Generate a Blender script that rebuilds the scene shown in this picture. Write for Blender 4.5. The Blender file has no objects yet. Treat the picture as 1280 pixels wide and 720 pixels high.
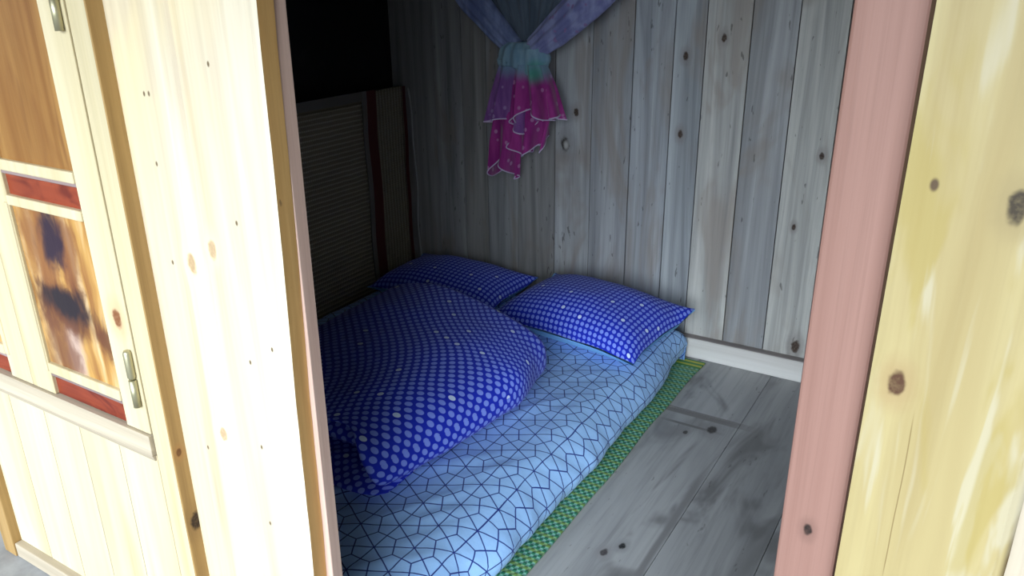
import bpy, bmesh, math, random
from mathutils import Vector, Matrix, noise as mnoise
random.seed(7)
sc = bpy.context.scene
COL = sc.collection
pi = math.pi

# ------------------------------------------------------------------ node helpers
class NT:
    def __init__(s, name):
        s.m = bpy.data.materials.new(name); s.m.use_nodes = True
        s.t = s.m.node_tree; s.t.nodes.clear()
        s.out = s.t.nodes.new('ShaderNodeOutputMaterial')
    def n(s, typ, ins=None, **props):
        nd = s.t.nodes.new('ShaderNode' + typ)
        for k, v in props.items(): setattr(nd, k, v)
        for k, v in (ins or {}).items(): s.set(nd.inputs[k], v)
        return nd
    def set(s, sock, v):
        if isinstance(v, bpy.types.NodeSocket): s.t.links.new(v, sock)
        else: sock.default_value = v
    def math(s, op, a, b=None, c=None, clamp=False):
        nd = s.n('Math', operation=op, use_clamp=clamp); s.set(nd.inputs[0], a)
        if b is not None: s.set(nd.inputs[1], b)
        if c is not None: s.set(nd.inputs[2], c)
        return nd.outputs[0]
    def vm(s, op, a, b=None, out=0):
        nd = s.n('VectorMath', operation=op); s.set(nd.inputs[0], a)
        if b is not None: s.set(nd.inputs[1], b)
        return nd.outputs[out]
    def noise(s, v, scale, detail=3, rough=.55, dist=0):
        return s.n('TexNoise', {'Vector': v, 'Scale': scale, 'Detail': detail, 'Roughness': rough, 'Distortion': dist}).outputs[0]
    def step(s, x, lo, hi):          # smooth 0..1
        return s.n('MapRange', {'Value': x, 'From Min': lo, 'From Max': hi}, interpolation_type='SMOOTHSTEP').outputs[0]
    def mix(s, f, a, b, mode='MIX'):
        nd = s.n('Mix', data_type='RGBA', blend_type=mode)
        s.set(nd.inputs[0], f)
        for sock, v in ((nd.inputs[6], a), (nd.inputs[7], b)):
            s.set(sock, v if isinstance(v, bpy.types.NodeSocket) else (*v, 1) if len(v) == 3 else v)
        return nd.outputs[2]
    def ramp(s, f, stops):
        nd = s.n('ValToRGB'); s.set(nd.inputs[0], f); el = nd.color_ramp.elements
        while len(el) < len(stops): el.new(0.5)
        for e, (p, c) in zip(el, stops): e.position = p; e.color = (*c, 1)
        return nd.outputs[0]
    def finish(s, color, rough=.6, bump=None, bstr=.3, bdist=.004, spec=.3, sheen=0, alpha=None, trans=0, metal=0):
        b = s.n('BsdfPrincipled')
        s.set(b.inputs['Base Color'], color if isinstance(color, bpy.types.NodeSocket) else (*color, 1))
        s.set(b.inputs['Roughness'], rough); b.inputs['Specular IOR Level'].default_value = spec
        b.inputs['Metallic'].default_value = metal
        b.inputs['Sheen Weight'].default_value = sheen
        if bump is not None:
            bn = s.n('Bump', {'Height': bump, 'Strength': bstr, 'Distance': bdist}); s.set(b.inputs['Normal'], bn.outputs[0])
        sh = b.outputs[0]
        if trans:
            tr = s.n('BsdfTranslucent'); s.set(tr.inputs[0], color if isinstance(color, bpy.types.NodeSocket) else (*color, 1))
            sh = s.n('MixShader', {0: trans, 1: sh, 2: tr.outputs[0]}).outputs[0]
        if alpha is not None:
            tp = s.n('BsdfTransparent'); sh = s.n('MixShader', {0: alpha, 1: tp.outputs[0], 2: sh}).outputs[0]
        s.t.links.new(sh, s.out.inputs[0]); return s.m

def sc3(axis, along, across):
    return tuple(along if a == axis else across for a in 'XYZ')

def wood(name, dark, light, axis='Z', streak=10, fine=90, blotch=None, blotch_amt=.5, blotch_sc=2.5, var=.2, tints=None,
         knots=(), specks=.0, rough=.6, fine_amt=.35, bump=.25, streak_pos=(.3, .7), extra=None, dist=.6, spec=.3, along=.5, cracks=()):
    """planks: dark/light streaks along one axis, random change from plank to plank, knots where listed"""
    t = NT(name)
    co = t.n('TexCoord').outputs['Object']
    pv = t.n('Attribute', attribute_name='pv').outputs['Vector']
    q = t.vm('ADD', co, t.vm('MULTIPLY', pv, (7.3, 5.1, 9.7)))
    # grain bends gently round knots
    for (k, r, *_e) in knots:
        if r < .008: continue
        d = t.vm('SUBTRACT', co, k)
        l = t.vm('LENGTH', t.vm('MULTIPLY', d, sc3(axis, .35 / r, .5 / r)), out=1)
        w = t.math('SUBTRACT', 1, t.step(l, 0, 1.6))
        q = t.vm('ADD', q, t.vm('MULTIPLY', d, t.n('CombineXYZ', {0: t.math('MULTIPLY', w, -.5), 1: t.math('MULTIPLY', w, -.5), 2: t.math('MULTIPLY', w, -.2)}).outputs[0]))
    n1 = t.noise(t.vm('MULTIPLY', q, sc3(axis, along, streak)), 1, 4, .6, dist)
    n2 = t.noise(t.vm('MULTIPLY', q, sc3(axis, 2.2, fine)), 1, 3, .65, .2)
    c = t.ramp(n1, [(streak_pos[0], dark), (streak_pos[1], light)])
    if tints:                        # whole-plank tint
        sep = t.n('SeparateXYZ', {0: pv})
        tint = t.ramp(sep.outputs[0], [(i / max(1, len(tints) - 1), x) for i, x in enumerate(tints)])
        c = t.mix(1, c, tint, 'MULTIPLY')
    if blotch:
        n3 = t.noise(t.vm('MULTIPLY', q, sc3(axis, blotch_sc * .3, blotch_sc)), 1, 3, .6, 1.0)
        c = t.mix(t.math('MULTIPLY', t.step(n3, .48, .68), blotch_amt), c, blotch)
    c = t.mix(t.math('MULTIPLY', t.step(n2, .45, .75), fine_amt), c, tuple(x * .55 for x in dark))
    if var:
        sep2 = t.n('SeparateXYZ', {0: pv})
        v = t.math('MULTIPLY_ADD', sep2.outputs[1], var * 2, 1 - var)
        c = t.mix(1, c, t.n('CombineXYZ', {0: v, 1: v, 2: v}).outputs[0], 'MULTIPLY')
    if specks:
        n4 = t.noise(t.vm('MULTIPLY', q, sc3(axis, 16, 60)), 1, 2, .5, .3)
        c = t.mix(t.math('MULTIPLY', t.step(n4, .69, .74), specks), c, (.03, .025, .022))
    for cr in cracks:                # thin line: (point, length, width, slope)
        p0, ln, w, col = cr
        d = t.vm('SUBTRACT', co, p0); sx = t.n('SeparateXYZ', {0: d})
        ax = 'XYZ'.index(axis); ot = 0 if axis != 'X' else 1
        wob = t.math('MULTIPLY_ADD', t.noise(t.vm('MULTIPLY', co, sc3(axis, 5, 1)), 1, 2), .006, -.003)
        a = t.math('SUBTRACT', 1, t.step(t.math('ABSOLUTE', t.math('ADD', sx.outputs[ot], wob)), w * .3, w))
        b = t.math('SUBTRACT', 1, t.step(t.math('ABSOLUTE', sx.outputs[ax]), ln * .35, ln * .5))
        c = t.mix(t.math('MULTIPLY', a, b), c, col)
    if extra: c = extra(t, c, co, q)
    for kn in knots:
        k, r = kn[0], kn[1]; col = kn[2] if len(kn) > 2 else (.05, .03, .02)
        d = t.vm('MULTIPLY', t.vm('SUBTRACT', co, k), sc3(axis, .62 / r, 1 / r))
        if r < .006:
            c = t.mix(t.math('SUBTRACT', 1, t.step(t.vm('LENGTH', d, out=1), .5, 1.2)), c, col); continue
        wob = t.math('MULTIPLY_ADD', t.noise(t.vm('MULTIPLY', co, (60, 60, 60)), 1, 2), .7, -.35)
        l = t.math('ADD', t.vm('LENGTH', d, out=1), wob)
        halo = t.math('SUBTRACT', 1, t.step(l, .8, 2.6))
        c = t.mix(t.math('MULTIPLY', halo, .45), c, tuple(min(1, col[i] * 1.6 + dark[i] * .55) for i in range(3)))
        core = t.math('SUBTRACT', 1, t.step(l, .55, 1.0))
        ring = t.math('MULTIPLY_ADD', t.noise(t.vm('MULTIPLY', co, (160, 160, 160)), 1, 2), .7, .6, clamp=True)
        c = t.mix(t.math('MULTIPLY', core, ring), c, col)
    h = t.math('ADD', t.math('MULTIPLY', n1, .4), t.math('MULTIPLY', n2, .6))
    return t.finish(c, rough, h, bump, .003, spec)

# ------------------------------------------------------------------ mesh helpers
def new_bm():
    bm = bmesh.new(); bm.faces.layers.float_vector.new('pv'); return bm
def rpv(): return Vector((random.random(), random.random(), random.random()))
def poly_box(bm, pts, pv=None):
    """pts: 8 corners, bottom four then top four (counter-clockwise seen from above)"""
    L = bm.faces.layers.float_vector['pv']; pv = pv if pv is not None else rpv()
    v = [bm.verts.new(p) for p in pts]
    for f in ((3, 2, 1, 0), (4, 5, 6, 7), (0, 1, 5, 4), (1, 2, 6, 5), (2, 3, 7, 6), (3, 0, 4, 7)):
        bm.faces.new([v[i] for i in f])[L] = pv
def box(bm, x0, x1, y0, y1, z0, z1, pv=None, tap=(0, 0)):
    """tap: extra x at the bottom of the left and right edge"""
    a, b = tap
    poly_box(bm, [(x0 + a, y0, z0), (x1 + b, y0, z0), (x1 + b, y1, z0), (x0 + a, y1, z0),
                  (x0, y0, z1), (x1, y0, z1), (x1, y1, z1), (x0, y1, z1)], pv)
def ob(name, bm, mat, parent=None, bevel=0, smooth=False, mats=None):
    me = bpy.data.meshes.new(name); bm.normal_update(); bm.to_mesh(me); bm.free()
    for m in (mats or [mat]): me.materials.append(m)
    o = bpy.data.objects.new(name, me); COL.objects.link(o)
    if parent: o.parent = parent
    if smooth:
        for p in me.polygons: p.use_smooth = True
    if bevel:
        md = o.modifiers.new('bevel', 'BEVEL'); md.width = bevel; md.segments = 2; md.limit_method = 'ANGLE'
    return o
def local(o, root):      # meshes written in world coordinates under an Empty that stands elsewhere
    o.parent = root; o.matrix_parent_inverse = Matrix.Translation(root.location).inverted(); return o
def empty(name, loc=(0, 0, 0)):
    o = bpy.data.objects.new(name, None); o.location = loc; o.empty_display_size = .1; COL.objects.link(o); return o
def tag(o, label, cat, group=None):
    o['label'] = label; o['category'] = cat
    if group: o['group'] = group
    return o
def struct(o, label, cat):
    o['kind'] = 'structure'; o['label'] = label; o['category'] = cat; return o
def subsurf(o, n=1):
    m = o.modifiers.new('sub', 'SUBSURF'); m.levels = n; m.render_levels = n

# ------------------------------------------------------------------ materials
CREAM_D, CREAM_L = (.62, .43, .20), (.80, .64, .40)
M_board = wood('pale_pine', (.54, .42, .28), (.72, .64, .50), streak=12, fine=60, fine_amt=.15, var=.05, streak_pos=(.3, .62), rough=.5,
               blotch=(.86, .70, .36), blotch_amt=.35,
               knots=[((-1.302, .923, 1.086), .016, (.46, .31, .17)), ((-1.234, .923, 1.127), .014, (.48, .33, .19)),
                      ((-1.290, .923, .703), .013, (.48, .33, .19)), ((-1.464, .923, 1.417), .016, (.36, .12, .04))] +
               [(p_, .0035, (.16, .11, .06)) for p_ in ((-1.168, .923, 1.471), (-1.359, .923, 1.410), (-1.345, .923, 1.411), (-1.358, .923, 1.279), (-1.153, .923, 1.191),
                (-1.362, .923, 1.079), (-1.103, .923, .948), (-1.171, .923, .904), (-1.352, .923, .651), (-1.174, .923, .709), (-1.182, .923, .516))])
M_lower = wood('pale_panelling', (.54, .44, .26), (.72, .64, .46), streak=10, fine=60, fine_amt=.15, var=.04, rough=.5,
               blotch=(.66, .52, .30), blotch_amt=.3)
M_frame = wood('cream_frame_wood', (.53, .43, .24), (.67, .57, .38), streak=14, fine=80, fine_amt=.15, var=.05, rough=.45,
               knots=[((-1.535, .886, .935), .018, (.22, .08, .03)), ((-1.545, .874, 1.13), .006, (.25, .18, .12))])
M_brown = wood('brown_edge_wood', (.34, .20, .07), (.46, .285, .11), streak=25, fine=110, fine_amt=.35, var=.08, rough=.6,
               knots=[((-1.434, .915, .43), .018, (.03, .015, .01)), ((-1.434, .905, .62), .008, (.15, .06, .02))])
M_edge = wood('honey_edge_wood', (.48, .26, .085), (.64, .39, .15), streak=20, fine=110, fine_amt=.2, var=.05, rough=.6, specks=.5)
M_pink = wood('pink_primed_wood', (.245, .125, .098), (.315, .172, .138), streak=26, fine=160, fine_amt=.2, var=.03, rough=.55, streak_pos=(.25, .75),
              knots=[((-.122, .965, .895), .007, (.02, .012, .01))])
M_pink_lit = wood('pink_wood_lit', (.56, .37, .30), (.70, .50, .41), streak=26, fine=160, fine_amt=.2, var=.03, rough=.6)  # lit copy of the pink post wood, brighter light put into the colour
def yellow_extra(t, c, co, q):
    n = t.noise(t.vm('MULTIPLY', q, (16, 16, 2.0)), 1, 3, .5, 1.6)
    c = t.mix(t.math('MULTIPLY', t.step(n, .57, .66), .55), c, (.50, .45, .34))
    n = t.noise(t.vm('MULTIPLY', q, (13, 13, 3.1)), 1.3, 3, .5, .8)
    return t.mix(t.math('MULTIPLY', t.step(n, .54, .7), .6), c, (.36, .27, .075))
M_yellow = wood('yellow_plank_wood', (.37, .28, .125), (.49, .40, .20), streak=14, fine=70, fine_amt=.12, var=.03, rough=.5, extra=yellow_extra,
                knots=[((-.047, .935, 1.154), .012, (.09, .04, .02)), ((.033, .935, 1.378), .013, (.05, .035, .02)),
                       ((-.046, .935, 1.392), .005, (.10, .06, .03))],
                cracks=[((-.022, .935, 1.0), .26, .0010, (.24, .17, .07)), ((.108, .935, .95), .42, .013, (.08, .05, .02))])
M_pale = wood('pale_rough_board', (.36, .29, .21), (.48, .41, .315), streak=14, fine=80, fine_amt=.25, rough=.7)
M_sill = wood('pale_rail_wood', (.36, .29, .21), (.51, .43, .32), axis='X', streak=14, fine=80, fine_amt=.25, rough=.7)
M_dark = wood('dark_stud_wood', (.06, .032, .018), (.10, .055, .03), streak=14, rough=.8)
M_orange = wood('amber_panel_wood', (.20, .075, .018), (.44, .235, .07), streak=9, fine=70, fine_amt=.2, var=.03, rough=.35, dist=.4,
                blotch=(.13, .035, .012), blotch_amt=.6, blotch_sc=8)
M_red = wood('red_stained_wood', (.20, .028, .012), (.31, .06, .026), axis='X', streak=16, fine=60, fine_amt=.15, var=.02, rough=.35,
             blotch=(.09, .009, .009), blotch_amt=.8, blotch_sc=14)
def burl(name):
    t = NT(name); co = t.n('TexCoord').outputs['Object']
    w = t.vm('ADD', co, t.vm('MULTIPLY', t.n('TexNoise', {'Vector': co, 'Scale': 7., 'Detail': 2.}).outputs[1], (.05, .05, .10)))
    st = t.noise(t.vm('MULTIPLY', w, (30, 8, 3.5)), 1, 3, .5, .3)
    c = t.ramp(st, [(.28, (.25, .09, .025)), (.5, (.50, .27, .075)), (.72, (.66, .46, .25))])
    def patch(p, rx, rz, col, amt, nz=.8):
        d = t.vm('MULTIPLY', t.vm('SUBTRACT', w, p), (.62 / rx, 0, .62 / rz))
        l = t.math('ADD', t.vm('LENGTH', d, out=1), t.math('MULTIPLY_ADD', t.noise(t.vm('MULTIPLY', co, (26, 8, 13)), 1, 4, .6, .5), nz * 2, -nz))
        return t.mix(t.math('MULTIPLY', t.math('SUBTRACT', 1, t.step(l, .4, 1.25)), amt), c, col)
    o = .03
    for p, rx, rz, col, amt in (((-1.745 + o, .89, .82 + o), .022, .07, (.50, .36, .34), .7), ((-1.80 + o, .89, 1.06 + o), .05, .13, (.22, .08, .03), .8), ((-1.69 + o, .89, 1.07 + o), .03, .07, (.20, .07, .03), .8),
                                ((-1.76 + o, .89, .93 + o), .10, .045, (.12, .04, .02), .95), ((-1.80 + o, .89, .80 + o), .05, .06, (.16, .06, .03), .8),
                                ((-1.75 + o, .89, 1.10 + o), .035, .045, (.03, .016, .03), 1), ((-1.75 + o, .89, .945 + o), .075, .026, (.022, .015, .02), 1),
                                ((-1.62 + o, .89, .89 + o), .03, .03, (.12, .04, .02), .9)):
        c = patch(p, rx, rz, col, amt)
    return t.finish(c, .3, st, .1)
M_lip_shade = wood('mauve_lip_shade', (.24, .17, .16), (.34, .25, .24), axis='X', streak=20, rough=.6)  # mauve-brown painted in for the shaded underside of the trim rails
M_burl = burl('burl_panel_wood')
M_metal = NT('hinge_steel').finish((.50, .46, .30), .42, metal=.8)

# weathered grey wall boards
WB = 3.205                                  # the back wall's face
M_wall = wood('weathered_grey_boards', (.215, .215, .22), (.47, .468, .46), streak=13, fine=95, fine_amt=.25, var=.2, specks=.55, rough=.75, bump=.4,
              streak_pos=(.3, .68), along=.55, dist=1.0,
              tints=[(.80, .76, .72), (.92, .98, 1.07), (1.06, 1.03, .96), (.80, .83, .90), (.98, 1.03, 1.06)],
              blotch=(.25, .21, .18), blotch_amt=.65, blotch_sc=5,
              knots=[((-1.130, WB, 1.303), .014), ((-1.131, WB, .988), .014), ((-.978, WB, 1.378), .013), ((-1.674, WB, .897), .026, (.04, .035, .03)), ((-1.668, WB, .893), .007, (.42, .40, .38)),
                     ((-1.62, WB, 1.045), .015), ((-.558, WB, .953), .012), ((-.629, WB, .657), .010), ((-.563, WB, .14), .022)])
M_floor = wood('grey_floor_boards', (.27, .27, .275), (.46, .46, .455), axis='Y', streak=7, fine=60, fine_amt=.3, var=.08, specks=.35, rough=.5, bump=.2,
               blotch=(.15, .145, .145), blotch_amt=.8, blotch_sc=6,
               cracks=[((-.652, 1.75, 0), 1.3, .016, (.21, .205, .205)), ((-.80, 2.69, 0), .05, .28, (.20, .19, .185)), ((-.80, 2.60, 0), .018, .15, (.17, .165, .16))],
               knots=[((-.718, 2.612, 0), .022, (.05, .045, .045)), ((-.80, 2.545, 0), .011, (.06, .055, .05)), ((-.777, 1.777, 0), .013, (.07, .06, .06)),
                      ((-.741, 1.831, 0), .012, (.02, .02, .02)), ((-.941, 1.832, 0), .009, (.05, .05, .05))])
M_white = wood('white_planed_beam', (.60, .56, .52), (.78, .75, .71), axis='X', streak=22, fine=60, fine_amt=.1, rough=.55)
M_beamtop = wood('dark_beam_top', (.22, .19, .18), (.32, .285, .275), axis='X', streak=14, rough=.8)  # greyer and darker than the beam's white front
M_ceil = wood('ceiling_boards', (.20, .16, .12), (.34, .28, .22), axis='Y', streak=8, rough=.8)
t = NT('porch_concrete'); co = t.n('TexCoord').outputs['Object']
M_porch = t.finish(t.ramp(t.noise(co, 9, 6, .65), [(.3, (.25, .25, .26)), (.7, (.42, .42, .43))]), .8)
t = NT('yard_earth'); co = t.n('TexCoord').outputs['Object']
M_earth = t.finish(t.ramp(t.noise(co, 1.2, 6, .65), [(.3, (.22, .19, .13)), (.7, (.40, .36, .27))]), .9)
t = NT('unlit_black'); co = t.n('TexCoord').outputs['Object']
M_black = t.finish(t.ramp(t.noise(co, 7, 4), [(.62, (.006, .006, .006)), (.8, (.02, .02, .02))]), .6, t.noise(co, 5, 3), .4, .02)  # near-black put in the colour for the unlit space past the partition

# fabrics (UV in metres)
def dots(name, pitch, r, stag):
    t = NT(name); uv = t.n('UVMap').outputs[0]
    p = t.vm('SCALE', uv); p.node.inputs['Scale'].default_value = 1 / pitch
    if stag:
        s = t.n('SeparateXYZ', {0: p}); a = t.math('ADD', s.outputs[0], s.outputs[1]); b = t.math('SUBTRACT', s.outputs[0], s.outputs[1])
        p = t.n('CombineXYZ', {0: t.math('MULTIPLY', a, .7071), 1: t.math('MULTIPLY', b, .7071)}).outputs[0]
    p = t.vm('ADD', p, (200.5, 200.5, 0))
    cell = t.vm('FLOOR', p); f = t.vm('SUBTRACT', t.vm('FRACTION', p), (.5, .5, 0))
    sx = t.n('SeparateXYZ', {0: f})
    d = t.vm('LENGTH', t.n('CombineXYZ', {0: sx.outputs[0], 1: sx.outputs[1]}).outputs[0], out=1)
    m = t.math('SUBTRACT', 1, t.step(d, r - .03, r + .03))
    rnd = t.n('TexWhiteNoise', {0: cell}, noise_dimensions='3D').outputs[0]
    dc = t.mix(t.math('GREATER_THAN', rnd, .984), (.22, .31, .86), (.66, .78, 1.0))
    c = t.mix(m, (.012, .028, .52), dc)
    co = t.n('TexCoord').outputs['Object']
    return t.finish(c, .8, t.noise(co, 35, 3, .6), .25, .006, .15, .1)
M_quilt = dots('dotted_quilt_cotton', .0275, .36, True)
M_pillow = dots('dotted_pillow_cotton', .0243, .36, False)
M_lining = NT('pale_blue_lining').finish((.22, .50, .86), .8, spec=.15)

t = NT('sheet_cotton'); uv = t.n('UVMap').outputs[0]
s = t.n('SeparateXYZ', {0: uv}); SP = .110
R3 = math.sqrt(3)
wv = t.n('TexNoise', {'Vector': uv, 'Scale': 6., 'Detail': 2.}).outputs[1]
px_ = t.math('ADD', t.math('MULTIPLY', t.math('SUBTRACT', s.outputs[1], 1.291), 1 / SP), 60.0)
py_ = t.math('ADD', t.math('MULTIPLY', t.math('ADD', s.outputs[0], 1.240), 1 / SP), 40 * R3)
P = t.n('CombineXYZ', {0: px_, 1: py_}).outputs[0]
r_, h_ = (1, R3, 1), (.5, R3 / 2, 0)
a = t.vm('SUBTRACT', t.vm('MODULO', t.vm('ADD', P, h_), r_), h_)
b = t.vm('SUBTRACT', t.vm('MODULO', P, r_), h_)
la, lb = t.vm('LENGTH', a, out=1), t.vm('LENGTH', b, out=1)
use = t.math('LESS_THAN', la, lb)
mixv = t.n('Mix', data_type='VECTOR'); t.set(mixv.inputs[0], use); t.set(mixv.inputs[4], b); t.set(mixv.inputs[5], a)
g = mixv.outputs[1]; gs = t.n('SeparateXYZ', {0: g}); gx, gy = gs.outputs[0], gs.outputs[1]
ab = t.vm('ABSOLUTE', g)
hexd = t.math('SUBTRACT', .5, t.math('MAXIMUM', t.vm('DOT_PRODUCT', ab, (.5, R3 / 2, 0), out=1), t.n('SeparateXYZ', {0: ab}).outputs[0]))
l1 = t.math('ABSOLUTE', gy)
l2 = t.math('ABSOLUTE', t.vm('DOT_PRODUCT', g, (-R3 / 2, .5, 0), out=1))
l3 = t.math('ABSOLUTE', t.vm('DOT_PRODUCT', g, (R3 / 2, .5, 0), out=1))
dmin = t.math('MINIMUM', t.math('MINIMUM', hexd, l1), t.math('MINIMUM', l2, l3))
ln = t.math('SUBTRACT', 1, t.step(dmin, .010, .024))
M_sheet = t.finish(t.mix(ln, (.37, .62, 1.0), (.012, .03, .24)), .8, t.noise(t.n('TexCoord').outputs['Object'], 26, 4, .6), .3, .006, .15, .1)

t = NT('woven_green_mat'); co = t.n('TexCoord').outputs['Object']
s = t.n('SeparateXYZ', {0: co})
u = t.math('MULTIPLY', s.outputs[0], 1 / .011); v = t.math('MULTIPLY', s.outputs[1], 1 / .013)
ch = t.n('TexChecker', {'Vector': t.n('CombineXYZ', {0: u, 1: v, 2: .5}).outputs[0], 'Color1': (.20, .44, .34, 1), 'Color2': (.035, .19, .10, 1), 'Scale': 1.0}).outputs[0]
st = t.math('GREATER_THAN', t.math('FRACT', t.math('MULTIPLY', s.outputs[1], 1 / .039)), .62)
c = t.mix(t.math('MULTIPLY', st, .6), ch, (.24, .34, .06))
wave = t.math('MULTIPLY', t.math('SINE', t.math('MULTIPLY', u, pi)), t.math('SINE', t.math('MULTIPLY', v, pi)))
M_gmat = t.finish(c, .45, wave, .5, .003)
t = NT('mat_end_stripes'); co = t.n('TexCoord').outputs['Object']; s = t.n('SeparateXYZ', {0: co})
w = t.math('SINE', t.math('MULTIPLY', s.outputs[1], 2 * pi / .032))
M_gend = t.finish(t.mix(t.step(w, -.2, .2), (.03, .20, .05), (.42, .44, .05)), .5, t.noise(t.vm('MULTIPLY', co, (140, 20, 1)), 1), .4, .003)

def reed(name, ax, base, hi):
    t = NT(name); co = t.n('TexCoord').outputs['Object']; s = t.n('SeparateXYZ', {0: co})
    fine, cross = (s.outputs[2], s.outputs[1]) if ax == 'Z' else (s.outputs[1], s.outputs[2])
    wob = t.math('MULTIPLY', t.noise(co, 14, 2), .006)
    rib = t.math('SINE', t.math('MULTIPLY', t.math('ADD', fine, wob), 2 * pi / .022))
    dash = t.math('SINE', t.math('MULTIPLY', cross, 2 * pi / .012))
    c = t.mix(t.math('MULTIPLY', t.step(rib, .2, .9), t.math('MULTIPLY_ADD', t.step(dash, -.2, .5), .6, .4)), base, hi)
    return t.finish(c, .7, t.math('ADD', rib, t.math('MULTIPLY', dash, .4)), .6, .003)
M_reed = reed('reed_weave', 'Z', (.26, .215, .14), (.52, .46, .34))
M_reed2 = reed('reed_weave_upright', 'Y', (.21, .18, .12), (.38, .34, .26))
M_reedtop = NT('reed_border').finish((.16, .145, .12), .8)
M_redcloth = NT('dark_red_binding').finish((.10, .022, .018), .8)
M_bind = NT('tan_binding').finish((.19, .17, .145), .8)
M_cord = NT('grey_cord').finish((.40, .40, .40), .5)

def gauze(name, dark, light, alpha, spots=None, green=None, fade=None):
    t = NT(name); co = t.n('TexCoord').outputs['Object']
    c = t.mix(t.step(t.noise(t.vm('MULTIPLY', co, (22, 22, 4)), 1, 3), .35, .65), dark, light)
    if spots:
        vd = t.n('TexVoronoi', {'Vector': t.vm('MULTIPLY', co, (28, 20, 22)), 'Scale': 1.}).outputs[0]
        c = t.mix(t.math('SUBTRACT', 1, t.step(vd, .16, .26)), c, spots)
    if fade:                          # dyed fabric: pale towards the tie
        zz = t.math('ADD', t.n('SeparateXYZ', {0: co}).outputs[2], t.math('MULTIPLY', t.noise(t.vm('MULTIPLY', co, (30, 30, 3)), 1, 2), .04))
        c = t.mix(t.step(zz, 1.205, 1.275), c, fade)
    if green:
        l = t.vm('LENGTH', t.vm('MULTIPLY', t.vm('SUBTRACT', co, green), (24, 6, 22)), out=1)
        c = t.mix(t.math('MULTIPLY', t.math('SUBTRACT', 1, t.step(l, .1, 1.3)), .75), c, (.05, .42, .26))
    return t.finish(c, .7, t.noise(co, 40, 3), .3, .006, .1, .3, alpha, .3)

# ------------------------------------------------------------------ camera (fitted to the photograph's vanishing points)
S = 1.6
f_px, pit, yaw, rol = 989.947, math.radians(21.29332), math.radians(-31.515018), math.radians(-.639296)
fw = Vector((math.cos(pit) * math.sin(yaw), math.cos(pit) * math.cos(yaw), -math.sin(pit)))
rt = Vector((math.cos(yaw), -math.sin(yaw), 0)); up = rt.cross(fw)
r2 = math.cos(rol) * rt + math.sin(rol) * up; u2 = -math.sin(rol) * rt + math.cos(rol) * up
cd = bpy.data.cameras.new('camera'); cam = bpy.data.objects.new('camera', cd); COL.objects.link(cam)
cam.matrix_world = Matrix(((r2.x, u2.x, -fw.x, 0), (r2.y, u2.y, -fw.y, 0), (r2.z, u2.z, -fw.z, S), (0, 0, 0, 1)))
cd.sensor_width = 36; cd.lens = f_px / 1280 * 36; cd.clip_start = .02
sc.camera = cam

# ------------------------------------------------------------------ the room
ZC = 2.5
XL, XR = -2.66, .62
bm = new_bm()                                   # floor boards running into the room
xs = [-2.8, -2.45, -2.1, -1.75, -1.42, -1.08, -.951, -.636, -.364, -.06, .28, .70]
for a_, b_ in zip(xs[:-1], xs[1:]):
    dz = random.uniform(-.0015, 0)
    if abs(a_ + .951) < .01:                    # the board with the cross joint
        box(bm, a_ + .001, b_ - .001, .93, 2.70, -.03, dz); box(bm, a_ + .001, b_ - .001, 2.703, 3.3, -.03, dz)
    else: box(bm, a_ + .001, b_ - .001, .93, 3.3, -.03, dz)
box(bm, -2.9, .8, .94, 3.3, -.06, -.03)
struct(ob('floor', bm, M_floor), 'grey weathered wide floorboards inside the sleeping room', 'floor')

k = WB / 3.163
seams = [-2.70, -2.40, -2.235, -2.072 * k, -1.90 * k, -1.703 * k, -1.523 * k, -1.338 * k, -1.166 * k, -1.037 * k, -.862 * k, -.688 * k, -.52, -.32, -.12, .1, .3, .5, .70]
pvs = {0: (.05, .2, .4), 1: (.08, .35, .7), 2: (.02, .25, .15), 3: (.1, .4, .9), 4: (.05, .2, .62), 5: (.35, .5, .33), 6: (.7, .5, .3), 7: (.3, .55, .1), 8: (.95, .6, .5), 9: (.52, .9, .3), 10: (.1, .55, .9), 11: (.5, .8, .2), 12: (.95, .78, .1), 13: (.9, .7, .6)}
bm = new_bm()
for i, (a_, b_) in enumerate(zip(seams[:-1], seams[1:])):
    dy = random.uniform(0, .004); tp = .010 if 6 <= i <= 12 else 0
    box(bm, a_ + .002, b_ - .002, WB + dy, WB + .03, .03, ZC, Vector(pvs[i]) if i in pvs else None)
box(bm, -2.8, .75, WB + .025, WB + .06, 0, ZC)
struct(ob('wall_back', bm, M_wall, bevel=.0015), 'back wall of upright weathered grey boards', 'wall')

bm = new_bm(); box(bm, -2.66, XR, 3.163, WB + .01, .0, .093)
bb = struct(ob('baseboard_back', bm, M_white, bevel=.002), 'white planed wooden beam along the foot of the back wall', 'baseboard')
bm = new_bm(); box(bm, -2.66, XR, 3.166, WB, .0925, .095)
ob('beam_top', bm, M_beamtop, bb)['label'] = 'dark top of the beam'

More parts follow.
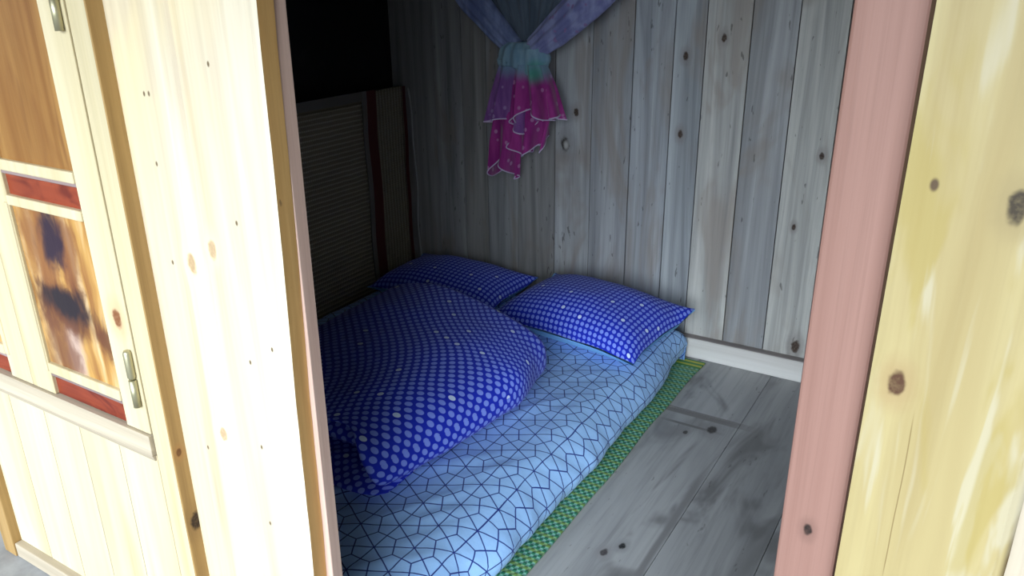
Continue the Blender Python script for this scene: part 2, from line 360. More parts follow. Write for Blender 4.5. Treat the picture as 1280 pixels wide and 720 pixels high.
bm = new_bm(); box(bm, -2.74, -2.665, .95, 3.3, -.02, ZC)
struct(ob('wall_left', bm, M_black), 'black wall standing in for the dark space behind the half-height mat partition', 'wall')
bm = new_bm()
for i in range(8): box(bm, -2.60, -2.582, 1.0 + i * .27, 1.267 + i * .27, 0, 1.10)
struct(ob('partition_left', bm, M_wall), 'low board partition behind the reed mats', 'partition')
bm = new_bm()
for i in range(9): box(bm, XR, XR + .03, .95 + i * .26, .95 + i * .26 + .258, 0, ZC)
box(bm, XR + .025, XR + .05, .95, 3.3, 0, ZC)
struct(ob('wall_right', bm, M_wall), 'right-hand board wall of the room, behind the doorway', 'wall')
bm = new_bm()
for i in range(12): box(bm, -2.8 + i * .31, -2.8 + i * .31 + .308, .6, 3.35, ZC, ZC + .03)
box(bm, -2.85, 1.0, .6, 3.4, ZC + .02, ZC + .06)
struct(ob('ceiling', bm, M_ceil), 'board ceiling of the room', 'ceiling')

# ------------------------------------------------------------------ front wall
FY, BY = .888, .923
bm = new_bm()                                   # inner lining of the wall, with the doorway left open
for i in range(6): box(bm, -2.80 + i * .28, -2.80 + i * .28 + .279, .965, .995, 0, ZC)
box(bm, -1.12, XR + .1, .965, .995, 2.05, ZC)
box(bm, -.081, XR + .1, .966, .995, 0, 2.05)
struct(ob('wall_front', bm, M_dark), 'dark inner lining of the front wall', 'wall')

bm = new_bm(); box(bm, -1.13, -1.036, .965, .995, 0, 2.05, tap=(-.024, -.024))
d1 = struct(empty('door_1', (-.6, .98, 0)), 'open doorway with pink wooden posts', 'doorway')
local(ob('door_jamb', bm, M_pink_lit, bevel=.002), d1)['label'] = 'narrow pink post on the left of the doorway, colour lightened for its lit side'
bm = new_bm(); box(bm, -.155, -.0779, .965, .995, 0, 2.05, tap=(-.006, -.0065))
local(ob('door_jamb', bm, M_pink, bevel=.004), d1)
bm = new_bm(); box(bm, -1.12, -.081, .962, .995, 1.98, 2.05)
local(ob('door_head', bm, M_pink, bevel=.004), d1)

def plank(name, x0, x1, y0, y1, z1, mat, label, tap=(0, 0), side=None, wane=0, zs=40, cham=(.012, .008)):
    """a sawn plank whose right edge wanders a little"""
    bm = new_bm(); L = bm.faces.layers.float_vector['pv']; pv = rpv(); rows = []
    for i in range(zs + 1):
        z = z1 * i / zs; g = 1 - z / z1
        e = wane * (mnoise.noise(Vector((x1 * 9, 3, z * 3))) + .5 * mnoise.noise(Vector((x1 * 9, 8, z * 11))))
        xl, xr = x0 + tap[0] * g, x1 + tap[1] * g + e
        rows.append([bm.verts.new(p) for p in ((xl, y0, z), (xr - cham[0], y0, z), (xr, y0 + cham[1], z), (xr, y1, z), (xl, y1, z))])
    for a, b in zip(rows[:-1], rows[1:]):
        for j in range(5):
            bm.faces.new((a[j], a[(j + 1) % 5], b[(j + 1) % 5], b[j]))[L] = pv
    bm.faces.new(rows[-1])[L] = pv; bm.faces.new(list(reversed(rows[0])))[L] = pv
    o = ob(name, bm, mat, mats=[mat, side] if side else None)
    if side:
        for p in o.data.polygons:
            if p.normal.x > .9: p.material_index = 1      # brown sawn edge
    return struct(o, label, 'plank')
plank('trim_2', -1.60, -1.2455, BY, BY + .03, 2.4, M_board, 'pale knotty plank between the shutter frame and the plank by the doorway', tap=(-.02, -.012))
plank('trim_3', -1.2445, -1.009, BY, .964, 2.4, M_board, 'bright pale plank with a honey brown sawn edge beside the doorway', tap=(-.012, -.078), wane=.003, side=M_edge, cham=(.011, .005))
plank('trim_4', -.0705, .103, .935, .962, 2.4, M_yellow, 'wide yellow knotty plank right of the pink doorpost', tap=(-.0105, 0), wane=.003)
plank('trim_5', .103, .31, .952, .966, 2.4, M_pale, 'pale rough board at the right edge behind the yellow plank')
plank('trim_6', .312, .62, .945, .966, 2.4, M_yellow, 'yellow plank right of the pale rough board')
bm = new_bm(); box(bm, -2.85, .75, .925, .966, 2.05, ZC); struct(ob('trim_1', bm, M_yellow), 'board over the doorway', 'trim')

# the window: casing, lower panelling, plinth, rail
w1 = struct(empty('window_1', (-1.96, FY, 0)), 'wooden window casing left of the doorway', 'window')
bm = new_bm(); box(bm, -1.494, -1.434, FY, BY + .005, 0, 2.4)
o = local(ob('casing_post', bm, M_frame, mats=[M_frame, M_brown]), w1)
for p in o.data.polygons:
    if p.normal.x > .9: p.material_index = 1      # the post's right side takes the browner material
o.modifiers.new('bevel', 'BEVEL').width = .002
bm = new_bm(); box(bm, -2.345, -2.284, .862, BY + .01, 0, 2.4)
local(ob('casing_post', bm, M_brown, bevel=.003), w1)
bm = new_bm(); box(bm, -2.284, -1.494, FY, BY, 2.0, 2.4); local(ob('casing_head', bm, M_frame, bevel=.003), w1)
bm = new_bm(); box(bm, -2.284, -1.494, FY + .025, .963, 0, 2.0); local(ob('backing', bm, M_dark), w1)
bm = new_bm()
for a_, b_ in ((-2.283, -2.12), (-2.12, -1.955), (-1.955, -1.80), (-1.80, -1.64), (-1.64, -1.494)):
    box(bm, a_ + .0013, b_ - .0013, FY, FY + .024, .045, .60, tap=(-.004, -.004) if b_ < -1.5 else (-.004, 0))
local(ob('lower_panelling', bm, M_lower, bevel=.0012), w1)
bm = new_bm(); box(bm, -2.283, -1.45, .866, FY + .01, 0, .047)
local(ob('plinth', bm, M_sill, bevel=.003), w1)
bm = new_bm()
poly_box(bm, [(-2.284, FY - .004, .588), (-1.497, FY - .004, .588), (-1.497, FY + .02, .588), (-2.284, FY + .02, .588),
              (-2.284, FY - .009, .603), (-1.497, FY - .009, .603), (-1.497, FY + .02, .603), (-2.284, FY + .02, .603)])
box(bm, -2.284, -1.497, FY - .009, FY + .02, .6031, .655)
local(ob('sill_rail', bm, M_sill, bevel=.0015), w1)
bm = new_bm(); box(bm, -2.85, -2.345, BY, BY + .03, 0, 2.4); local(ob('side_boarding', bm, M_board), w1)

# ------------------------------------------------------------------ shutters
def cyl(bm, c, r, z0, z1, n=16, dome=0):
    L = bm.faces.layers.float_vector['pv']; rings = []
    prof = [(r, z0), (r, z1)] if not dome else [(r * .7, z0), (r, z0 + dome), (r, z1 - dome), (r * .7, z1)]
    for rr, z in prof: rings.append([bm.verts.new((c[0] + rr * math.cos(2 * pi * i / n), c[1] + rr * math.sin(2 * pi * i / n), z)) for i in range(n)])
    for a, b in zip(rings[:-1], rings[1:]):
        for i in range(n): bm.faces.new((a[i], a[(i + 1) % n], b[(i + 1) % n], b[i]))
    bm.faces.new(list(reversed(rings[0]))); bm.faces.new(rings[-1])
def shutter(xl, xr, label, hinge_x, mirror):
    t = tag(empty('window_shutter', ((xl + xr) / 2, FY, .657)), label, 'shutter', 'shutter leaves of the window')
    def part(name, bm, m, bev=.002, par=None):
        o = local(ob(name, bm, m, bevel=bev), t)
        if par: o.parent = par; o.matrix_parent_inverse = par.matrix_world.inverted()
        return o
    y0, y1 = FY - .002, FY + .022
    wl, wr = (.098, .087) if not mirror else (.087, .098)
    a, b = xl + wl, xr - wr
    for x0, x1 in ((xl, a), (b, xr)):
        bm = new_bm(); box(bm, x0 + .0008, x1, y0, y1, .657, 1.985); part('stile', bm, M_frame)
    for z0, z1 in ((.718, .745), (1.140, 1.163), (1.220, 1.245)):
        bm = new_bm(); box(bm, a, b, y0 - .003, y1, z0, z1); part('rail', bm, M_frame, .003)
    bm = new_bm(); box(bm, a, b, y0, y1, 1.93, 1.985); part('rail', bm, M_frame, .003)
    for z0 in (.709, 1.2125):
        bm = new_bm(); box(bm, a, b, y0 + .001, y1, z0, z0 + .010); part('lip_shade', bm, M_lip_shade, .001)
    for z0, z1 in ((.657, .718), (1.163, 1.220)):
        bm = new_bm(); box(bm, a, b, y0 + .009, y1, z0, z1); part('red_inset', bm, M_red, 0)
    bm = new_bm(); box(bm, a, b, y0 + .007, y1, .745, 1.140); part('burl_panel', bm, M_burl, 0)
    bm = new_bm(); box(bm, a, b, y0 + .007, y1, 1.245, 1.93); part('upper_panel', bm, M_orange, 0)
    sx = a if not mirror else b                    # the bead on the meeting stile
    bm = new_bm(); box(bm, sx - .020, sx - .002, y0 - .004, y0 + .01, .72, 1.145) if not mirror else box(bm, sx + .002, sx + .020, y0 - .004, y0 + .01, .72, 1.145)
    part('bead', bm, M_frame, .004)
    for z0 in (.728, 1.520):
        bm = new_bm(); cyl(bm, (hinge_x, FY - .009), .0085, z0, z0 + .066); h = part('hinge', bm, M_metal, 0)
        for p in h.data.polygons: p.use_smooth = len(p.vertices) == 4
        bm = new_bm(); cyl(bm, (hinge_x, FY - .009), .0090, z0 + .068, z0 + .137, dome=.006); kn = part('hinge_sleeve', bm, M_metal, 0)
        kn.parent = h; kn.matrix_parent_inverse = Matrix.Translation(t.location).inverted() ; kn.matrix_parent_inverse = Matrix()
        for p in kn.data.polygons: p.use_smooth = len(p.vertices) == 4
    return t
shutter(-1.966, -1.497, 'shutter leaf nearest the doorway with two steel hinges and a burl panel', -1.513, False)
shutter(-2.283, -1.968, 'far shutter leaf cut off by the left edge of the photo', -2.268, True)

# porch, yard, eave
bm = new_bm(); box(bm, -6, 4, -1.6, .97, -.12, -.001)
struct(ob('porch_floor', bm, M_porch), 'grey concrete porch floor in front of the wall', 'floor')
bm = new_bm(); box(bm, -40, 40, -40, 30, -.7, -.6)
struct(ob('ground', bm, M_earth), 'yard ground beyond the porch', 'ground')
bm = new_bm()
poly_box(bm, [(-6, -.55, 2.25), (4, -.55, 2.25), (4, 3.6, 3.2), (-6, 3.6, 3.2), (-6, -.55, 2.29), (4, -.55, 2.29), (4, 3.6, 3.24), (-6, 3.6, 3.24)])  # unseen roof; eave carried forward to hold light off the upper wall
struct(ob('roof', bm, M_ceil), 'roof over room and porch, its unseen eave added to darken the upper wall', 'roof')

# ------------------------------------------------------------------ bed: mat, mattress, quilt, pillows
gm = None
bm = new_bm(); L = bm.faces.layers.float_vector['pv']
def strip(bm, x0, x1, y0, y1, z0, z1, n, amp):
    rows = []
    for i in range(n + 1):
        y = y0 + (y1 - y0) * i / n; e = amp * mnoise.noise(Vector((4, y * 3, 1)))
        rows.append([bm.verts.new(p) for p in ((x0, y, z0), (x1 + e, y, z0), (x1 + e, y, z1), (x0, y, z1))])
    for a, b in zip(rows[:-1], rows[1:]):
        for j in range(4): bm.faces.new((a[j], b[j], b[(j + 1) % 4], a[(j + 1) % 4]))
    bm.faces.new(rows[0]); bm.faces.new(list(reversed(rows[-1])))
strip(bm, -2.55, -.925, 1.02, 3.055, .001, .007, 30, .012)
gm = tag(ob('floor_mat', bm, M_gmat), 'green woven plastic mat on the floor under the mattress', 'mat')
bm = new_bm(); strip(bm, -2.55, -.925, 3.055, 3.13, .001, .007, 3, .012)
ob('striped_end', bm, M_gend, gm)['label'] = 'yellow and green striped end of the mat'

# mattress: rounded slab with slightly rumpled fitted sheet
MT = .168
def sst(x, a, b):
    t_ = max(0, min(1, (x - a) / (b - a))); return t_ * t_ * (3 - 2 * t_)
def mattress():
    bm = bmesh.new(); uvl = bm.loops.layers.uv.new('UVMap')
    x0, x1, y0, y1 = -2.555, -1.005, 1.10, 3.135
    # section across x: list of (inset, z) from the bottom outside to the top
    prof = []
    for i in range(9):
        a = -pi / 2 * .25 + (pi / 2 * 1.25) * i / 8
        prof.append((.11 * (1 - math.cos(a)) if a > 0 else .02 * (-a), .075 + .093 * math.sin(a)))
    prof = [(.03, .009)] + prof
    arc = [0]
    for p, q in zip(prof[:-1], prof[1:]): arc.append(arc[-1] + math.dist(p, q))
    Ltot = arc[-1]; ins = prof[-1][0]
    nx, ny = 90, 120
    us = [(-1, i) for i in range(len(prof))] + [(0, i / nx) for i in range(1, nx)] + [(1, i) for i in range(len(prof) - 1, -1, -1)]
    vs = [(-1, i) for i in range(len(prof))] + [(0, i / ny) for i in range(1, ny)] + [(1, i) for i in range(len(prof) - 1, -1, -1)]
    def axis(e, lo, hi):
        if e[0] == 0:
            c = lo + ins + (hi - lo - 2 * ins) * e[1]; return c, c, None, c
        i = e[1]; inset, z = prof[i]
        return (lo + inset, None, z, lo + ins - (Ltot - arc[i])) if e[0] < 0 else (hi - inset, None, z, hi - ins + (Ltot - arc[i]))
    grid = []
    for v in vs:
        row = []; y, _, zy, uy = axis(v, y0, y1)
        for u in us:
            x, _, zx, ux = axis(u, x0, x1)
            z = min(MT if zx is None else zx, MT if zy is None else zy)
            xx, yy = x, y
            if zx is not None and zy is not None:      # round off the corners a little
                pass
            p = Vector((xx, yy, z))
            top = 1 if (zx is None and zy is None) else max(0, (z - .1) / .07)
            n = mnoise.noise(Vector((x * 2.2, y * 2.2, 1))) * .007
            a = math.radians(58)
            s_ = (x * math.cos(a) + y * math.sin(a)); r_ = (-x * math.sin(a) + y * math.cos(a))
            vis = .25 + .75 * sst(x, -1.36, -1.22) * (1 - sst(y, 2.45, 2.65)) if y > 1.45 else 1
            n += .010 * vis * max(0, mnoise.noise(Vector((s_ * 3.2, r_ * 17, 5)))) * 1.6 + .002 * mnoise.noise(Vector((x * 14, y * 14, 9)))
            p.z += n * min(1, top)
            if u[0] == 1 and z < .15:                   # side of the sheet bulges and puckers
                p.x += .012 * mnoise.noise(Vector((y * 4, z * 6, 2))) + .006 * mnoise.noise(Vector((y * 15, z * 12, 7)))
                p.x += .038 * sst(y, 1.40, 1.52) * (1 - sst(y, 2.65, 3.0)) * (1 - sst(z, .06, .15))
                if z < .03: p.x += .02 * mnoise.noise(Vector((y * 2.3, 0, 12)))
            row.append((bm.verts.new(p), (ux, uy)))
        grid.append(row)
    for r in range(len(grid) - 1):
        for c in range(len(grid[0]) - 1):
            q = [grid[r][c], grid[r][c + 1], grid[r + 1][c + 1], grid[r + 1][c]]
            f = bm.faces.new([v for v, _ in q])
            for lp, (_, uv) in zip(f.loops, q): lp[uvl].uv = uv
    return bm
tag(ob('mattress', mattress(), M_sheet, smooth=True), 'thin floor mattress in a light blue sheet with dark line pattern', 'mattress')

def lerp(a, b, t): return a + (b - a) * t
def sgnp(v, e): return math.copysign(abs(v) ** e, v)
# quilt: thick bundle; rings across x-z placed along y
def bundle(x0, x1, y0, y1, z0, top, nexp=2.6, ring=96, ny=64, cap=.16, seed=0, amp=.012, capexp=.5, lean=0.0, shape=None):
    bm = bmesh.new(); uvl = bm.loops.layers.uv.new('UVMap')
    cx, a = (x0 + x1) / 2, (x1 - x0) / 2
    base = []
    for i in range(ring + 1):
        th = 2 * pi * i / ring
        base.append((sgnp(math.cos(th), 2 / nexp), sgnp(math.sin(th), 2 / nexp)))
    h = (top - z0) / 2
    arc = [0]
    for p, q in zip(base[:-1], base[1:]): arc.append(arc[-1] + math.hypot((q[0] - p[0]) * a, (q[1] - p[1]) * h))
    rows = []; vlen = 0; prev = None
    for j in range(ny + 1):
        t = j / ny
        # cosine spacing packs rings into the ends
        yy = lerp(y0, y1, .5 - .5 * math.cos(pi * t))
        d = min(yy - y0, y1 - yy) / cap
        s = 1 if d >= 1 else max(.0, 1 - (1 - d) ** 2) ** capexp
        if prev is not None: vlen += math.hypot(yy - prev[0], (s - prev[1]) * h)
        prev = (yy, s); row = []
        for i, (bx, bz) in enumerate(base):
            zc = z0 + .5 * h; X = cx + bx * a * lerp(.55, 1, s); Z = lerp(zc, z0 + h + bz * h, s)
            if shape: X, Yd, Z = shape(X, yy, Z, s)
            else: Yd = yy
            p = Vector((X, Yd, Z)); n = mnoise.noise(Vector((X * 4 + seed, Yd * 4, Z * 6))) * amp + mnoise.noise(Vector((X * 13 + seed, Yd * 13, Z * 13))) * amp * .3
            p += Vector((bx, 0, bz)).normalized() * n
            p.z = max(p.z, z0 + .001)
            row.append((bm.verts.new(p) if i < ring else row[0][0], (arc[i], vlen)))
        rows.append(row)
    for a_, b_ in zip(rows[:-1], rows[1:]):
        for i in range(ring):
            q = [a_[i], b_[i], b_[i + 1], a_[i + 1]]
            f = bm.faces.new([v for v, _ in q])
            for lp, (_, uv) in zip(f.loops, q): lp[uvl].uv = uv
    for row, rev in ((rows[0], False), (rows[-1], True)):
        vs = [v for v, _ in row[:-1]]
        f = bm.faces.new(list(reversed(vs)) if rev else vs)
        for lp in f.loops: lp[uvl].uv = (lp.vert.co.x, lp.vert.co.z)
    bmesh.ops.recalc_face_normals(bm, faces=bm.faces)
    return bm
RIGHT = [(1.40, -1.29), (1.55, -1.25), (1.70, -1.225), (1.90, -1.215), (2.07, -1.215), (2.27, -1.235), (2.40, -1.25), (2.6, -1.28)]
def right_edge(y):
    for (a_, xa), (b_, xb) in zip(RIGHT[:-1], RIGHT[1:]):
        if y <= b_: return lerp(xa, xb, max(0, (y - a_) / (b_ - a_)))
    return RIGHT[-1][1]
def qshape(X, Y, Z, s):
    # highest along the back, lower towards the near end, where the folded layers open on the left
    g = max(0, min(1, (Y - 1.42) / 1.0))
    u = (X + 2.10) / .86                        # 0 left, 1 right
    dz = Z - .168
    X = lerp(-2.12, right_edge(Y), u) - .62 * dz * (1 - sst(g, .1, .75)) * sst(u, .4, 1)
    Z = .168 + dz * lerp(.92, 1.06, g)
    e = -1.30 - .62 * (Z - .168)
    Y += .17 * (1 - sst(X, e - .10, e - .01)) * (1 - sst(g, .0, .3)) * (1 - sst(Z, .335, .395))
    Y -= .15 * sst(X, -1.9, -1.2) * sst(g, .5, 1)
    return X, Y, Z
q = bundle(-2.10, -1.24, 1.41, 2.48, MT + .010, .420, seed=3, shape=qshape, cap=.06, capexp=.36, nexp=3.0, amp=.010)
qo = tag(ob('quilt', q, M_quilt, smooth=True), 'bulky folded blue quilt with pale dots lying on the mattress', 'quilt')
def fold(name, x0, x1, y0, z0, z1, seed):
    """a soft folded edge of the quilt showing at its near end"""
    bm = bmesh.new(); uvl = bm.loops.layers.uv.new('UVMap'); nx, na = 40, 24; rows = []
    for i in range(nx + 1):
        x = lerp(x0, x1, i / nx); e = math.sqrt(max(.0004, 1 - max(0, (i / nx - .82) / .18) ** 2)); back = .05 * (1 - e)
        r = []; al = 0; pr = None
        for k_ in range(na + 1):
            th = -pi / 2 + pi * k_ / na; hh = (z1 - z0) / 2 * e
            y = y0 + back + .30 - .30 * max(0, math.cos(th)) ** .45; z = (z0 + z1) / 2 + hh * math.sin(th)
            y += .012 * mnoise.noise(Vector((x * 6, z * 9, seed))); z += .008 * mnoise.noise(Vector((x * 9, y * 9, seed + 3)))
            z = max(z, MT + .008)
            if pr: al += math.dist(pr, (y, z))
            pr = (y, z); r.append((bm.verts.new((x, y, z)), (x, al)))
        rows.append(r)
    for a, b in zip(rows[:-1], rows[1:]):
        for k_ in range(na):
            q_ = [a[k_], b[k_], b[k_ + 1], a[k_ + 1]]; f = bm.faces.new([v for v, _ in q_])
            for lp, (_, uv) in zip(f.loops, q_): lp[uvl].uv = uv
    bm.faces.new([v for v, _ in reversed(rows[0])])
    bmesh.ops.recalc_face_normals(bm, faces=bm.faces)
    return ob(name, bm, M_quilt, qo, smooth=True)
fold('upper_fold', -2.06, -1.42, 1.49, .270, .362, 1)
fold('lower_fold', -2.08, -1.33, 1.415, .175, .236, 9)

def pillow(name, label, c, w, d, h, rot, tilt=(0, 0), lift=0):
    root = tag(empty(name, c), label, 'pillow', 'blue dotted pillows on the mattress')
    n = 40
    def surf(sign, grow=0):
        bm = bmesh.new(); uvl = bm.loops.layers.uv.new('UVMap'); g = []
        for j in range(n + 1):
            r = []
            for i in range(n + 1):
                u, v = -1 + 2 * i / n, -1 + 2 * j / n
                x = u * w / 2 * (1 - .07 * (1 - v * v) * abs(u) ** 3) * (1 + grow); y = v * d / 2 * (1 - .09 * (1 - u * u) * abs(v) ** 3) * (1 + grow)
                e = (max(0, 1 - abs(u) ** 2.4) * max(0, 1 - abs(v) ** 2.4)) ** .55
                z = (h * .72 * e if sign > 0 else -h * .28 * e ** .6)
                z += .006 * mnoise.noise(Vector((x * 7 + c[0] * 3, y * 7, sign))) * (1 if sign > 0 else .3)
                z += .012 * mnoise.noise(Vector((x * 3 + c[0], y * 3, 4))) * e
                z += lift * (max(0, abs(u) - .6) / .4) * (max(0, abs(v) - .6) / .4) * (1 if v > 0 else -.3)
                p = Vector((x, y, z)); r.append([bm.verts.new(p), (x, y)])
            g.append(r)
        mid = n // 2; U = [[0] * (n + 1) for _ in range(n + 1)]; V = [[0] * (n + 1) for _ in range(n + 1)]
        for j in range(n + 1):
            for i in range(mid + 1, n + 1): U[j][i] = U[j][i - 1] + (g[j][i][0].co - g[j][i - 1][0].co).length
            for i in range(mid - 1, -1, -1): U[j][i] = U[j][i + 1] - (g[j][i][0].co - g[j][i + 1][0].co).length
        for i in range(n + 1):
            for j in range(mid + 1, n + 1): V[j][i] = V[j - 1][i] + (g[j][i][0].co - g[j - 1][i][0].co).length
            for j in range(mid - 1, -1, -1): V[j][i] = V[j + 1][i] - (g[j][i][0].co - g[j + 1][i][0].co).length
        for j in range(n + 1):
            for i in range(n + 1): g[j][i][1] = (U[j][i], V[j][i])
        for j in range(n):
            for i in range(n):
                q = [g[j][i], g[j][i + 1], g[j + 1][i + 1], g[j + 1][i]]
                if sign < 0: q.reverse()
                f = bm.faces.new([k_ for k_, _ in q])
                for lp, (_, uv) in zip(f.loops, q): lp[uvl].uv = uv
        return bm
    a = ob('dotted_top', surf(1), M_pillow, root, smooth=True)
    b = ob('underside', surf(-1, .012), M_lining, root, smooth=True); b.location.y = -.008; b['label'] = 'pale blue underside of the pillow'
    root.rotation_euler = (tilt[0], tilt[1], rot)
    return root
pillow('pillow', 'front right blue dotted pillow hanging over the mattress corner', (-1.365, 2.875, MT + .066), .74, .50, .185, math.radians(-8), (math.radians(3), 0), .03)
pillow('pillow', 'blue dotted pillow in the dim corner behind the quilt', (-2.125, 2.92, MT + .058), .70, .44, .14, math.radians(-1), (math.radians(2), 0), .02)

# ------------------------------------------------------------------ reed mats on the partition
def sheet_yz(x, y0, y1, z0, z1, amp, seed, ny=40, nz=30, thick=.006):
    bm = new_bm(); L = bm.faces.layers.float_vector['pv']; gs_ = []
    for dx in (0, -thick):
        g = []
        for j in range(nz + 1):
            r = []
            for i in range(ny + 1):
                y, z = lerp(y0, y1, i / ny), lerp(z0, z1, j / nz)
                e = amp * mnoise.noise(Vector((y * 2.5 + seed, z * 2, 0)))
                r.append(bm.verts.new((x + dx + e * .4, y + (amp * 1.5 * mnoise.noise(Vector((seed, z * 4, 2))) if i in (0, ny) else 0), z)))
            g.append(r)
        gs_.append(g)
    a, b = gs_
    for j in range(nz):
        for i in range(ny):
            bm.faces.new((a[j][i], a[j][i + 1], a[j + 1][i + 1], a[j + 1][i])); bm.faces.new((b[j][i], b[j + 1][i], b[j + 1][i + 1], b[j][i + 1]))
    for j in range(nz):
        for i in (0, ny): bm.faces.new((a[j][i], a[j + 1][i], b[j + 1][i], b[j][i]))
    for i in range(ny):
        for j in (0, nz): bm.faces.new((a[j][i], b[j][i], b[j][i + 1], a[j][i + 1]))
    bmesh.ops.recalc_face_normals(bm, faces=bm.faces)
    return bm
m1 = tag(ob('reed_mat', sheet_yz(-2.566, 1.05, 2.86, .004, 1.075, .006, 1), M_reed, smooth=True), 'dim reed mat with crosswise ribs covering the left partition', 'mat', 'reed mats on the partition')
ob('top_border', sheet_yz(-2.565, 1.05, 2.86, 1.075, 1.118, .006, 1, 40, 2), M_reedtop, m1)
ob('tan_binding', sheet_yz(-2.561, 2.855, 2.885, .004, 1.118, .006, 1, 2, 30), M_bind, m1)
ob('red_binding', sheet_yz(-2.560, 2.885, 2.950, .004, 1.118, .006, 1, 3, 30), M_redcloth, m1)
m2 = tag(ob('reed_mat', sheet_yz(-2.572, 2.93, 3.165, .004, 1.112, .008, 5, 12, 30), M_reed2, smooth=True), 'narrow reed mat with upright ribs in the corner by the back wall', 'mat', 'reed mats on the partition')
ob('red_binding', sheet_yz(-2.571, 3.165, 3.188, .004, 1.108, .006, 5, 2, 30), M_redcloth, m2)

def tube(bm, pts, r, n=8):
    rings = []
    for i, p in enumerate(pts):
        p = Vector(p); d = (Vector(pts[min(i + 1, len(pts) - 1)]) - Vector(pts[max(i - 1, 0)])).normalized()
        s_ = d.cross(Vector((0, .3, 1))).normalized() if abs(d.z) < .95 else d.cross(Vector((0, 1, 0))).normalized()
        t_ = d.cross(s_)
        rings.append([bm.verts.new(p + (s_ * math.cos(2 * pi * k_ / n) + t_ * math.sin(2 * pi * k_ / n)) * r) for k_ in range(n)])
    for a, b in zip(rings[:-1], rings[1:]):
        for k_ in range(n): bm.faces.new((a[k_], a[(k_ + 1) % n], b[(k_ + 1) % n], b[k_]))
    bm.faces.new(list(reversed(rings[0]))); bm.faces.new(rings[-1])
bm = new_bm(); pts = []
for i in range(30):
    z = lerp(1.10, .17, i / 29); pts.append((-2.552 + .022 * min(1, i / 10), 3.19 + .006 * math.sin(i * .5), z))
tube(bm, pts, .004); tag(ob('cord', bm, M_cord, smooth=True), 'thin grey cord hanging down the dark corner beside the reed mat', 'cord')

# ------------------------------------------------------------------ mosquito net tied in a bundle by the back wall
M_band = gauze('blue_gauze', (.20, .25, .47), (.36, .43, .70), .93)
M_bandp = gauze('lilac_gauze', (.24, .25, .50), (.40, .42, .68), .93, spots=(.36, .24, .48))
M_back = gauze('thin_gauze', (.12, .17, .24), (.17, .23, .31), .7)
M_knot = gauze('teal_gauze', (.22, .38, .52), (.34, .52, .62), .97, green=(-1.70, 2.98, 1.245))
M_mag = gauze('magenta_gauze', (.34, .03, .24), (.50, .06, .34), .92, spots=(.62, .25, .55), fade=(.25, .38, .52), green=(-1.70, 2.98, 1.225))
M_pur = gauze('purple_gauze', (.24, .09, .34), (.38, .16, .48), .9, spots=(.5, .3, .62), fade=(.25, .36, .54))
M_hem = NT('white_hem').finish((.62, .50, .70), .7)
NY = 3.05
net = tag(empty('hanging_mosquito_net', (-1.79, NY, .75)), 'blue and magenta mosquito net tied in a hanging bundle before the back wall', 'mosquito net')
def band(path, seed, pleats=5):
    """gathered band: flattened pleated tube along path of (x, y, z, halfwidth, halfdepth)"""
    bm = bmesh.new(); n = 48; rows = []
    P_ = []
    for i in range(len(path) - 1):
        for s in range(8):
            P_.append([lerp(path[i][k_], path[i + 1][k_], s / 8) for k_ in range(5)])
    P_.append(list(path[-1]))
    for i, (x, y, z, w, d) in enumerate(P_):
        a, b = P_[max(0, i - 1)], P_[min(len(P_) - 1, i + 1)]
        tx, tz = b[0] - a[0], b[2] - a[2]; l = math.hypot(tx, tz) or 1; nx, nz = tz / l, -tx / l
        row = []
        for k_ in range(n):
            th = 2 * pi * k_ / n; rip = 1 + .16 * math.sin(pleats * 2 * th + seed) + .08 * mnoise.noise(Vector((th * 2, i * .15, seed)))
            u = w * math.cos(th) * (1 + .04 * mnoise.noise(Vector((i * .3, seed, th)))); v = d * math.sin(th) * rip
            row.append(bm.verts.new((x + nx * u, y + v, z + nz * u)))
        rows.append(row)
    for a, b in zip(rows[:-1], rows[1:]):
        for k_ in range(n): bm.faces.new((a[k_], a[(k_ + 1) % n], b[(k_ + 1) % n], b[k_]))
    bm.faces.new(list(reversed(rows[0]))); bm.faces.new(rows[-1])
    return bm
def bez(p0, p1, p2, p3, n=6):
    r = []
    for i in range(n + 1):
        t = i / n; r.append([((1 - t) ** 3) * a + 3 * t * (1 - t) ** 2 * b + 3 * t * t * (1 - t) * c + t ** 3 * d for a, b, c, d in zip(p0, p1, p2, p3)])
    return r
local(ob('gathered_side', band(bez((-1.845, NY, 1.325, .045, .035), (-1.95, NY, 1.42, .070, .05), (-2.40, NY - .15, 1.85, .085, .05), (-2.40, NY - .15, 2.49, .10, .05)), 1), M_band, smooth=True), net)
local(ob('gathered_side', band(bez((-1.735, NY - .02, 1.325, .050, .04), (-1.61, NY - .02, 1.42, .085, .055), (-.95, NY - .15, 1.80, .10, .05), (-.95, NY - .15, 2.49, .12, .05)), 4), M_bandp, smooth=True), net)
bm = bmesh.new(); g = []                        # thin middle panel between the two sides
for j in range(31):
    t_ = j / 30; z = lerp(1.32, 2.49, t_); xl = lerp(-1.83, -2.38, t_ ** .75); xr = lerp(-1.75, -1.02, t_ ** .8)
    g.append([bm.verts.new((lerp(xl, xr, i / 40), NY + .035 - .14 * t_ + .012 * math.sin(i * 1.1) * (1 - .4 * t_), z)) for i in range(41)])
for j in range(30):
    for i in range(40): bm.faces.new((g[j][i], g[j][i + 1], g[j + 1][i + 1], g[j + 1][i]))
local(ob('middle_panel', bm, M_back, smooth=True), net)
local(ob('knot', band([(-1.79, NY - .02, 1.24, .112, .045), (-1.785, NY - .025, 1.25, .120, .06), (-1.785, NY - .025, 1.285, .128, .065), (-1.79, NY - .02, 1.325, .110, .06), (-1.79, NY - .02, 1.35, .07, .04)], 2, 6), M_knot, smooth=True), net)
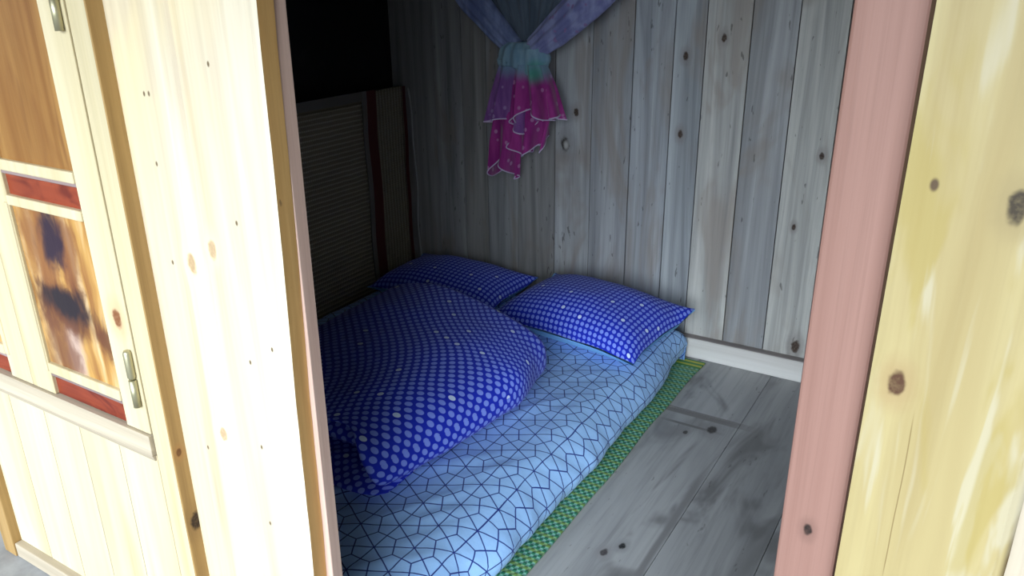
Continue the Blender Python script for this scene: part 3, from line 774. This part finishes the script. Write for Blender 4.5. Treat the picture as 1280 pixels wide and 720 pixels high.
def frill(rows_spec, seed, folds, mat, name, hem_par=True, a0=0, a1=2 * pi, y=NY - .02):
    """open hanging skirt: rows of (xleft, xright, z), folds grow downwards; last row gets a hem"""
    bm = bmesh.new(); n = 120; rows = []; R = []
    for i in range(len(rows_spec) - 1):
        for s in range(8): R.append([lerp(rows_spec[i][k_], rows_spec[i + 1][k_], s / 8) for k_ in range(3)])
    R.append(list(rows_spec[-1])); m = len(R)
    for j, (xl, xr, z) in enumerate(R):
        g = j / (m - 1); cx, a = (xl + xr) / 2, (xr - xl) / 2; row = []
        for i in range(n + 1):
            th = a0 + (a1 - a0) * i / n
            rip = .02 + .05 * g
            ph = folds * th + seed + .8 * mnoise.noise(Vector((th * 1.3, seed, g)))
            x = cx + a * math.cos(th) * (1 + .10 * g * math.sin(ph * 2)) ; yy = y - (.045 + .02 * g) * math.sin(th) - rip * .55 * math.sin(ph)
            zz = z + .028 * g * g * math.sin(ph * .5 + seed) + .022 * g * g * math.sin(2.3 * th + seed)
            row.append(bm.verts.new((x, yy, zz)))
        rows.append(row)
    for a, b in zip(rows[:-1], rows[1:]):
        for i in range(n): bm.faces.new((a[i], a[i + 1], b[i + 1], b[i]))
    edge = [v.co.copy() for v in rows[-1]]
    o = local(ob(name, bm, mat, smooth=True), net)
    bm = new_bm(); tube(bm, edge, .003, 6)
    h = ob('hem', bm, M_hem, o, smooth=True); h['label'] = 'white stitched hem'
    return o
frill([(-1.905, -1.74, 1.255), (-1.94, -1.725, 1.13), (-1.965, -1.72, 1.01)], 2.0, 6, M_pur, 'purple_frill', y=NY - .015)
frill([(-1.80, -1.665, 1.265), (-1.81, -1.625, 1.17), (-1.815, -1.59, 1.05)], 5.1, 7, M_mag, 'magenta_frill', y=NY - .045)
frill([(-1.90, -1.72, 1.10), (-1.91, -1.67, 1.02), (-1.86, -1.695, .90)], 8.3, 5, M_mag, 'middle_frill', y=NY)
frill([(-1.935, -1.82, 1.06), (-1.955, -1.82, .92), (-1.955, -1.835, .80)], 3.4, 4, M_mag, 'lower_frill', y=NY - .005)

# ------------------------------------------------------------------ light: open shade under a bright, slightly blue sky
w = bpy.data.worlds.new('sky'); sc.world = w; w.use_nodes = True
wt = w.node_tree; bg = wt.nodes['Background']; bg.inputs[0].default_value = (.80, .91, 1.0, 1)
tcw = wt.nodes.new('ShaderNodeTexCoord'); dt = wt.nodes.new('ShaderNodeVectorMath'); dt.operation = 'DOT_PRODUCT'
wt.links.new(tcw.outputs['Generated'], dt.inputs[0]); dt.inputs[1].default_value = Vector((.17, -1, .36)).normalized()
mr = wt.nodes.new('ShaderNodeMapRange'); mr.interpolation_type = 'SMOOTHSTEP'      # bright patch added ahead of the porch to light the room, duller sky elsewhere
wt.links.new(dt.outputs['Value'], mr.inputs['Value'])
for k_, v_ in (('From Min', .83), ('From Max', .99), ('To Min', .33), ('To Max', 6.6)): mr.inputs[k_].default_value = v_
wt.links.new(mr.outputs[0], bg.inputs[1])
sc.view_settings.view_transform = 'Standard'; sc.view_settings.look = 'None'; sc.view_settings.gamma = 1
sc.view_settings.use_curve_mapping = False
sc.view_settings.exposure = 1.12
sc.cycles.use_denoising = True
sc.cycles.max_bounces = 10; sc.cycles.diffuse_bounces = 6
